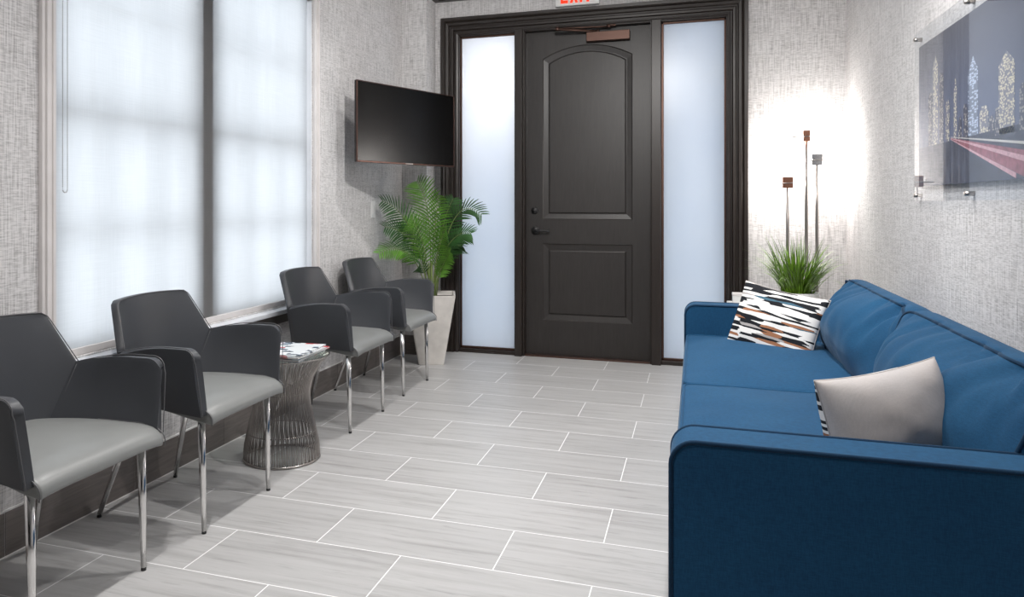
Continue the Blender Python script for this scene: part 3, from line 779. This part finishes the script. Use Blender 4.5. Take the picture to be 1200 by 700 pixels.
def folds(seed, amp=0.020):
    rnd = random.Random(seed); ph = [(rnd.uniform(-1, 1), rnd.uniform(0.025, 0.06), rnd.uniform(-0.6, 0.6), rnd.uniform(0.4, 1)) for _ in range(22)]
    def f(u, v):
        # u: along cushion height (+1 top), v: along the length
        s = 0
        for c, wd, sl, a in ph:
            d = (v-c-sl*(u-1)*0.35)/wd; s -= a*math.exp(-d*d)
        return amp*s*max(0, (u+0.3)/1.3)**1.2*(1-max(0, (abs(u)-0.9)/0.1)*0.4)
    return f
for k, yc in enumerate((ym-cw/2, ym+cw/2)):
    tilt = math.radians(20)
    # local: x = height (up), y = length, z = thickness toward room (-X)
    R = Matrix(((math.sin(tilt), 0, -math.cos(tilt), 0), (0, -1, 0, 0), (math.cos(tilt), 0, math.sin(tilt), 0), (0, 0, 0, 1)))
    # check handedness: columns are images of x,y,z
    M = OFF @ Matrix.Translation((0.692, yc, 0.598)) @ R
    cushion('back_cushion', M, so, M_SOFA, M_PIPE, 0.005, w=0.335, d=cw+0.0, h=0.135, crown=0.115, bulge=0.022, rc=0.22, n=64, seed=11+k*7, wr_=0.008, power=2.2, foldf=folds(3+k))

# ------------------------------------------------------------------ toss pillows
def toss(name, label, M_, w_, h_, th_, loc, seed):
    t = tag(empty(name, loc), label, 'cushion', 'patterned throw pillows on the sofa')
    n = 34; vv = []; ff = []; mi = []
    def P(u, v, s):
        # pinch: sides curve inward between the corners
        x = u*w_/2*(1-0.055*(1-v*v)*abs(u)**3); y = v*h_/2*(1-0.075*(1-u*u)*abs(v)**3)
        e = max(0, (1-u*u)*(1-v*v))
        z = s*th_/2*(e**0.42)
        nn = noise.noise(Vector((x*9+seed, y*9, s)))+0.5*noise.noise(Vector((x*22+seed, y*22, s*2)))
        z += 0.008*nn*e**0.5
        # little ears' radial creases
        return Vector((x, y, z))
    for s in (1, -1):
        base = len(vv)
        for i in range(n+1):
            for j in range(n+1):
                u = math.sin((-1+2*i/n)*PI/2); v = math.sin((-1+2*j/n)*PI/2); vv.append(P(u, v, s))
        for i in range(n):
            for j in range(n):
                a = base+i*(n+1)+j; f = (a, a+n+1, a+n+2, a+1); ff.append(f if s > 0 else f[::-1]); mi.append(0 if s > 0 else 1)
    me = bpy.data.meshes.new('cover'); me.from_pydata(vv, [], ff)
    me.materials.append(M_STRIPE); me.materials.append(M_CREAM)
    for p, i in zip(me.polygons, mi): p.material_index = i; p.use_smooth = True
    o = bpy.data.objects.new('cover', me); C.objects.link(o); o.parent = t; o.matrix_basis = M_
    bm = bmesh.new(); bm.from_mesh(me); bmesh.ops.remove_doubles(bm, verts=bm.verts, dist=0.0003); bm.to_mesh(me); bm.free()
    b = MB(); pts = []
    for i in range(n): pts.append(P(math.sin((-1+2*i/n)*PI/2), -1, 0))
    for i in range(n): pts.append(P(1, math.sin((-1+2*i/n)*PI/2), 0))
    for i in range(n): pts.append(P(math.sin((1-2*i/n)*PI/2), 1, 0))
    for i in range(n): pts.append(P(-1, math.sin((1-2*i/n)*PI/2), 0))
    b.tube(pts, 0.0022, 6, True); sm = b.build('seam', M_CREAM, o, True)
    return t
def frame(xaxis, up):
    x = Vector(xaxis).normalized(); y = Vector(up); y = (y-x*y.dot(x)).normalized(); z = x.cross(y)
    return Matrix(((x.x, y.x, z.x, 0), (x.y, y.y, z.y, 0), (x.z, y.z, z.z, 0), (0, 0, 0, 1)))
# far one: striped face to the camera (local +z -> mostly -Y)
F1 = frame((0.32, -0.27, -0.05), (0.07, 0.06, 0.265))
toss('throw_pillow', 'striped brushstroke throw pillow leaning at the far end of the sofa', F1 @ Matrix.Identity(4), 0.43, 0.325, 0.13, (0.345, 3.86, 0.590), 3)
F2 = frame((-0.28, -0.15, -0.045), (0.08, 0.20, 0.93))   # striped face away, greige back to the camera
toss('throw_pillow', 'throw pillow showing its plain greige back, behind the near sofa arm', F2, 0.335, 0.29, 0.19, (0.448, 2.160, 0.588), 8)

# ------------------------------------------------------------------ corner side table, grass plant, lamp
ct = tag(empty('end_table', (0.50, 4.95, 0)), 'pale square end table in the corner behind the sofa', 'side table')
b = MB(); b.box((-0.315, -0.30, 0.490), (0.315, 0.30, 0.525)); b.build('tabletop', M_WHITE, ct, bevel=0.004)
b = MB(); b.box((-0.29, -0.275, 0.44), (0.29, 0.275, 0.490)); b.build('apron', M_TRIM, ct, bevel=0.003)
for sx in (-1, 1):
    for sy in (-1, 1):
        b = MB(); b.box((sx*0.275-0.02, sy*0.26-0.02, 0), (sx*0.275+0.02, sy*0.26+0.02, 0.44)); b.build('leg', M_TRIM, ct, bevel=0.002)
gp = tag(empty('potted_grass', (0.545, 4.84, 0.526)), 'bright green potted grass in a white ribbed bowl on the corner table', 'potted plant')
b = MB(); nn = 96; prof_ = [(0.070, 0.0), (0.092, 0.03), (0.108, 0.085), (0.114, 0.112)]
vv = []; ff = []
full = prof_+[(0.108, 0.112), (0.102, 0.095)]
for i, (r, z) in enumerate(full):
    for k in range(nn): a = 2*PI*k/nn; rr = r+(0.0022*math.cos(a*32) if 0 < i < 4 else 0); vv.append((rr*math.cos(a), rr*math.sin(a), z))
for i in range(len(full)-1):
    for k in range(nn): ff.append((i*nn+k, i*nn+(k+1) % nn, (i+1)*nn+(k+1) % nn, (i+1)*nn+k))
ff.append(tuple(range(nn)))
mesh('bowl', vv, ff, M_WHITE, gp)
b = MB(); b.lathe([(0.101, 0.092), (0.101, 0.098), (0.05, 0.104)], 32); b.build('soil', M_SOIL, gp, True)
rnd = random.Random(5); vv = []; ff = []
for k in range(270):
    a = rnd.uniform(0, 2*PI); r0 = 0.08*math.sqrt(rnd.random()); L = rnd.uniform(0.20, 0.37); lean = rnd.uniform(0.05, 1.0)**0.8
    lean = lean*1.0; wd = rnd.uniform(0.0030, 0.0058); n = 10
    dx, dy = math.cos(a+rnd.uniform(-0.4, 0.4)), math.sin(a+rnd.uniform(-0.4, 0.4))
    p = Vector((r0*math.cos(a), r0*math.sin(a), 0.095)); th0 = PI/2-lean*0.70; base = len(vv)
    drop = lean*rnd.uniform(0.8, 2.1); px = Vector((-dy, dx, 0))
    for i in range(n):
        f = i/(n-1); ang = th0-drop*f*f; w2 = wd*(1-f**2.2)+0.0002
        vv += [p-px*w2, p+px*w2]
        p = p+Vector((dx*math.cos(ang), dy*math.cos(ang), math.sin(ang)))*L/(n-1)
    for i in range(n-1): ff.append((base+2*i, base+2*i+1, base+2*i+3, base+2*i+2))
    # tips must not cross the corner walls
for i, v in enumerate(vv):
    v.x = min(v.x, 0.39); v.y = min(v.y, 0.9)
o = mesh('grass_blades', vv, ff, M_GRASS, gp); o['kind'] = 'stuff'

wb = tag(empty('box', (0.245, 5.03, 0.526)), 'small pale box on the corner table, left of the potted grass', 'box')
b = MB(); b.box((-0.035, -0.035, 0), (0.035, 0.035, 0.058)); b.build('body', M_WHITE, wb, bevel=0.003)
b = MB(); b.box((-0.037, -0.037, 0.058), (0.037, 0.037, 0.074)); b.build('lid', M_TRIM, wb, bevel=0.003)
lp = tag(empty('floor_lamp', (0.655, 5.42, 0)), 'three-stemmed chrome floor lamp glowing in the right corner', 'lamp')
b = MB(); b.lathe([(0.13, 0), (0.13, 0.012), (0.125, 0.018), (0.02, 0.02)], 40); b.build('base', M_CHROME, lp, True)
for i, (X, Zt, mat, hw) in enumerate(((0.553, 1.275, M_CHROME, 0.031), (0.664, 1.57, M_COPPER, 0.020), (0.728, 1.42, M_CHROME, 0.031))):
    dx = X-0.655; dy = (-0.02, 0.0, 0.03)[i]
    b = MB(); b.tube([(dx, dy, 0.018), (dx, dy, Zt-0.30), (dx, dy, Zt-0.03)], [0.010, 0.010, 0.007], 12); pole = b.build('pole', M_STEEL, lp, True)
    b = MB(); b.box((dx-hw, dy-0.022, Zt-0.035), (dx+hw, dy+0.0, Zt+0.035)); hd = b.build('lamp_head', M_COPPER if i != 2 else M_CHROME, lp, bevel=0.003)
    b = MB(); b.tube([(dx-0.085, dy-0.03, Zt-0.005), (dx+0.085, dy-0.03, Zt-0.003)], 0.0032, 8); b.build('crossbar', M_STEEL, hd, True)
    b = MB(); b.lathe([(0.001, -0.017), (0.012, -0.012), (0.017, 0), (0.012, 0.012), (0.001, 0.017)], 16, Matrix.Translation((dx, dy+0.022, Zt))); b.build('bulb', M_BULB, hd, True)
    l = bpy.data.lights.new('halogen_light', 'POINT'); l.energy = 6; l.color = (1, 0.95, 0.90); l.shadow_soft_size = 0.03
    lo = bpy.data.objects.new('halogen_light', l); C.objects.link(lo); lo.location = (0.655+dx, 5.42+dy+0.075, Zt)

# ------------------------------------------------------------------ palm
pp = tag(empty('potted_palm', (-1.795, 5.25, 0), 0), 'tall potted palm in a tapered stone planter below the television', 'potted plant')
RZ = math.radians(18)
def sqring(h, z, r=0.012):
    p = []
    for cx, cy, a0 in ((1, 1, 0), (-1, 1, PI/2), (-1, -1, PI), (1, -1, 3*PI/2)):
        for k in range(4): a = a0+PI/2*k/3; p.append((cx*(h-r)+r*math.cos(a), cy*(h-r)+r*math.sin(a), z))
    return [Matrix.Rotation(RZ, 3, 'Z') @ Vector(q) for q in p]
rings = [sqring(0.088, 0.0), sqring(0.091, 0.006), sqring(0.170, 0.490), sqring(0.170, 0.497), sqring(0.157, 0.497), sqring(0.150, 0.46)]
vv = [v for r in rings for v in r]; n = 16
ff = [(i*n+k, i*n+(k+1) % n, (i+1)*n+(k+1) % n, (i+1)*n+k) for i in range(len(rings)-1) for k in range(n)]+[tuple(range(n))[::-1]]
mesh('planter', vv, ff, M_STONE, pp, False)
vv = sqring(0.151, 0.465); mesh('soil', vv, [tuple(range(16))], M_SOIL, pp, False)
CR = Vector((0.9456, 0.3254, 0)); CDp = Vector((-0.3254, 0.9456, 0))
def bez(a, b_, c, t_): return a*(1-t_)**2+b_*2*t_*(1-t_)+c*t_*t_
def frond(lat, dep, zt, ctrl_lat, ctrl_z, Lw, mat, seed, n=19, start=0.34):
    rnd = random.Random(seed)
    a = Vector((rnd.uniform(-0.03, 0.03), rnd.uniform(-0.03, 0.03), 0.465))
    c = CR*lat+CDp*dep; c.z = zt
    m = CR*ctrl_lat+CDp*dep*0.35; m.z = ctrl_z
    b = MB(); pts = [bez(a, m, c, i/20) for i in range(21)]
    b.tube(pts, [lerp(0.0045, 0.0012, i/20) for i in range(21)], 6)
    fr_ = b.build('frond', mat, pp, True)
    fr_.data.materials.clear(); 
    vv = []; ff = []
    # plane normal: mostly facing the camera-ish with random tilt
    for k in range(n):
        f = start+(1-start)*(k+0.5)/n
        p = bez(a, m, c, f); tg = (bez(a, m, c, min(1, f+0.02))-bez(a, m, c, f-0.02)).normalized()
        up = Vector((0.1, -0.75, 0.65)); sd = tg.cross(up).normalized()
        LL = Lw*(math.sin(PI*(0.16+0.76*(f-start)/(1-start)))**0.7)*rnd.uniform(0.88, 1.1)
        for sg in (-1, 1):
            d = (tg*0.62+sd*sg*0.8+Vector((0, 0, rnd.uniform(0.0, 0.12)))).normalized()
            nr = tg.cross(d).normalized(); wv_ = d.cross(nr).normalized()*0.0058
            base = len(vv); q = p.copy()
            for s_, wf in ((0, 0.35), (0.25, 1), (0.6, 0.85), (0.85, 0.5), (1, 0.05)):
                q = p+d*LL*s_+Vector((0, 0, -0.20*LL*s_*s_)); vv += [q-wv_*wf, q+wv_*wf]
            for i in range(4): ff.append((base+2*i, base+2*i+1, base+2*i+3, base+2*i+2))
    # keep clear of the walls
    for v in vv:
        v.x = max(v.x, -2.105+1.775); 
        if v.x+(-1.775) < -1.905: v.y = min(v.y, 5.475-5.26)
        v.y = min(v.y, 5.64-5.26)
    me = fr_.data; bm = bmesh.new(); bm.from_mesh(me)
    bvs = [bm.verts.new(v) for v in vv]
    for f_ in ff:
        fc = bm.faces.new([bvs[i] for i in f_]); fc.material_index = 1; fc.smooth = True
    for v in bm.verts:
        v.co.x = max(v.co.x, -0.33)
        if v.co.x < -0.13: v.co.y = min(v.co.y, 0.212)
        v.co.y = min(v.co.y, 0.38)
    bm.to_mesh(me); bm.free(); me.materials.append(M_STEM); me.materials.append(mat)
    return fr_
FR = [(-0.10, -0.12, 1.30, 0.02, 1.15, 0.17, M_LEAF, 1), (0.36, -0.05, 1.06, 0.12, 1.28, 0.15, M_LEAF2, 2), (-0.34, -0.22, 1.16, -0.10, 1.08, 0.15, M_LEAF2, 3),
      (-0.36, -0.28, 0.80, -0.12, 0.93, 0.13, M_LEAF, 4), (0.13, -0.15, 0.80, 0.06, 0.70, 0.12, M_LEAF, 5), (-0.32, -0.25, 0.98, -0.08, 0.96, 0.15, M_LEAF2, 6),
      (0.28, -0.10, 0.93, 0.10, 0.98, 0.15, M_LEAF2, 7), (0.05, -0.25, 1.20, 0.02, 0.98, 0.16, M_LEAF, 8), (-0.14, -0.28, 1.05, -0.03, 0.88, 0.15, M_LEAF, 9),
      (0.16, 0.05, 1.18, 0.06, 1.02, 0.15, M_LEAF2, 10), (-0.20, -0.05, 1.02, -0.06, 0.93, 0.14, M_LEAF, 11), (0.10, -0.30, 0.98, 0.03, 0.82, 0.14, M_LEAF, 12),
      (0.22, 0.0, 0.84, 0.08, 0.86, 0.13, M_LEAF2, 13), (-0.16, -0.30, 0.78, -0.05, 0.78, 0.12, M_LEAF2, 14)]
for f in FR: frond(*f)
for k, (x, y) in enumerate(((-0.01, 0.0), (0.02, 0.012), (0.008, -0.02))):
    b = MB(); b.tube([(x, y, 0.46), (x*1.4, y*1.4, 0.60), (x*2.0, y*2, 0.72)], [0.009, 0.007, 0.005], 8); b.build('stem', M_STEM, pp, True)

# ------------------------------------------------------------------ picture on the right wall
pc = tag(empty('framed_print', (XR, 3.16, 1.152)), 'acrylic wall print of a night skyline with red light trails', 'picture')
PY0, PY1, PZ0, PZ1 = 2.40, 3.915, 1.152, 1.883
def q(y, z): return (y-3.16, z-1.152)
# print sheet
pw = ((PY0+0.035), (PY1-0.03), (PZ0+0.062), (PZ1-0.062))
def m_sky():
    t = NT('print_sky_and_glare'); tc = t.n('ShaderNodeTexCoord'); sp = t.n('ShaderNodeSeparateXYZ'); t.l(tc.outputs['Object'], sp.inputs[0])
    z_ = t.math('MULTIPLY', sp.outputs[2], 1.35)
    c = t.ramp(z_, [(0.0, (0.16, 0.19, 0.27)), (0.35, (0.14, 0.17, 0.27)), (0.7, (0.15, 0.16, 0.21)), (1.0, (0.14, 0.135, 0.14))])  # night sky tones raised to paint in the panel's reflected window haze
    n1 = t.noise(t.obj(), 3, 3); t.l(t.mix(0.25, c, t.ramp(n1, [(0.3, (0.06, 0.07, 0.10)), (0.7, (0.16, 0.17, 0.21))])), t.b.inputs['Base Color'])
    t.b.inputs['Roughness'].default_value = 0.5; return t.mat
def m_tower(name, base, lit, sx, sz, th0):
    t = NT(name); v = t.obj(scale=(1, sx, sz)); vo = t.n('ShaderNodeTexVoronoi'); vo.distance = 'CHEBYCHEV'; vo.inputs['Scale'].default_value = 1; vo.inputs['Randomness'].default_value = 0.45
    t.l(v, vo.inputs['Vector']); sp = t.n('ShaderNodeSeparateColor'); t.l(vo.outputs['Color'], sp.inputs[0])
    on = t.math('MULTIPLY', t.math('GREATER_THAN', sp.outputs[0], th0), t.math('LESS_THAN', vo.outputs['Distance'], 0.40))
    t.l(t.mix(on, base, lit), t.b.inputs['Base Color']); t.b.inputs['Roughness'].default_value = 0.5; return t.mat
b = MB(); b.box((-0.0155, q(pw[0], 0)[0], q(0, pw[2])[1]), (-0.0150, q(pw[1], 0)[0], q(0, pw[3])[1])); b.build('print', m_sky(), pc)
TW = [m_tower('print_tower_warm', (0.22, 0.22, 0.27), (0.75, 0.68, 0.50), 95, 130, 0.35), m_tower('print_tower_dim', (0.085, 0.09, 0.13), (0.45, 0.42, 0.38), 110, 110, 0.5),
      m_tower('print_tower_cool', (0.19, 0.22, 0.29), (0.55, 0.62, 0.75), 40, 130, 0.3)]
# towers: (y centre, width, top z, material index, tip)
towers = [(3.71, 0.06, 1.60, 1, 0), (3.64, 0.06, 1.72, 0, 0.02), (3.56, 0.05, 1.66, 1, 0), (3.48, 0.04, 1.54, 0, 0), (3.385, 0.035, 1.58, 0, 0.04), (3.33, 0.04, 1.46, 1, 0), (3.19, 0.10, 1.63, 2, 0.03), (3.27, 0.05, 1.50, 1, 0),
          (3.08, 0.08, 1.47, 0, 0), (3.01, 0.05, 1.43, 1, 0), (2.88, 0.13, 1.60, 0, 0.02), (2.96, 0.04, 1.45, 1, 0), (2.75, 0.05, 1.50, 1, 0), (2.68, 0.08, 1.66, 2, 0), (2.56, 0.1, 1.55, 0, 0), (2.47, 0.05, 1.5, 1, 0)]
for k, (yc, wd, zt, mi_, tip) in enumerate(towers):
    b = MB(); y_, z_ = q(yc, zt); zb = q(0, 1.36)[1]
    poly = [(y_-wd/2, zb), (y_+wd/2, zb), (y_+wd/2, z_-0.02), (y_+wd/4, z_), (y_, z_+tip), (y_-wd/4, z_), (y_-wd/2, z_-0.02)]
    b.prism(poly, 'x', -0.0162-k*0.00001, -0.0156)
    b.build('printed_tower', TW[mi_], pc)
def strip(name, y0, z0, y1, z1, w0, w1, mat, d):
    b = MB(); a = q(y0, z0); c = q(y1, z1)
    b.prism([(a[0], a[1]-w0), (c[0], c[1]-w1), (c[0], c[1]+w1), (a[0], a[1]+w0)], 'x', -0.0165-d, -0.0160); b.build(name, mat, pc)
M_TR1 = plain('print_red_trail', (0.32, 0.12, 0.15), 0.5, var=0.3, scale=40); M_TR2 = plain('print_pink_trail', (0.62, 0.38, 0.42), 0.5, var=0.2, scale=60)
M_ROAD = plain('print_road', (0.10, 0.10, 0.13), 0.5)
M_HAZE = plain('print_shore', (0.075, 0.085, 0.12), 0.5, var=0.3, scale=12)
b = MB(); a0, a1 = q(pw[0], 1.38); c0, c1_ = q(pw[1], pw[2])
b.box((-0.0163, a0, c1_), (-0.0158, c0, a1)); b.build('printed_shore', M_HAZE, pc)
strip('light_trail', 3.44, 1.388, 2.44, 1.205, 0.003, 0.055, M_TR1, 0.0002)
strip('light_trail', 3.44, 1.390, 2.44, 1.225, 0.001, 0.012, M_TR2, 0.0004)
strip('light_trail', 3.44, 1.386, 2.80, 1.225, 0.001, 0.008, M_TR2, 0.0004)
strip('light_trail', 3.44, 1.394, 2.44, 1.29, 0.001, 0.006, plain('print_pale_trail', (0.6, 0.58, 0.55), 0.5), 0.0004)
b = MB(); b.box((-0.026, PY0-3.16, 0), (-0.020, PY1-3.16, PZ1-1.152)); b.build('acrylic_panel', M_CLEAR, pc)
for y in (PY0+0.02, PY1-0.012, 3.225):
    for z in ((0.024, PZ1-1.152-0.024)):
        b = MB(); b.tube([(0, y-3.16, z), (-0.032, y-3.16, z)], 0.0085, 14); b.build('standoff', M_STEEL, pc, True)

# light switch plate beside the television
sw = tag(empty('light_switch', (XL, 4.93, 1.10)), 'white light switch plate on the wallpaper beneath the television', 'light switch')
b = MB(); b.box((0, -0.035, -0.058), (0.006, 0.035, 0.058)); b.build('switch_plate', M_WHITE, sw, bevel=0.002)
b = MB(); b.box((0.006, -0.016, -0.033), (0.010, 0.016, 0.033)); b.build('rocker', M_WHITE, sw, bevel=0.001)
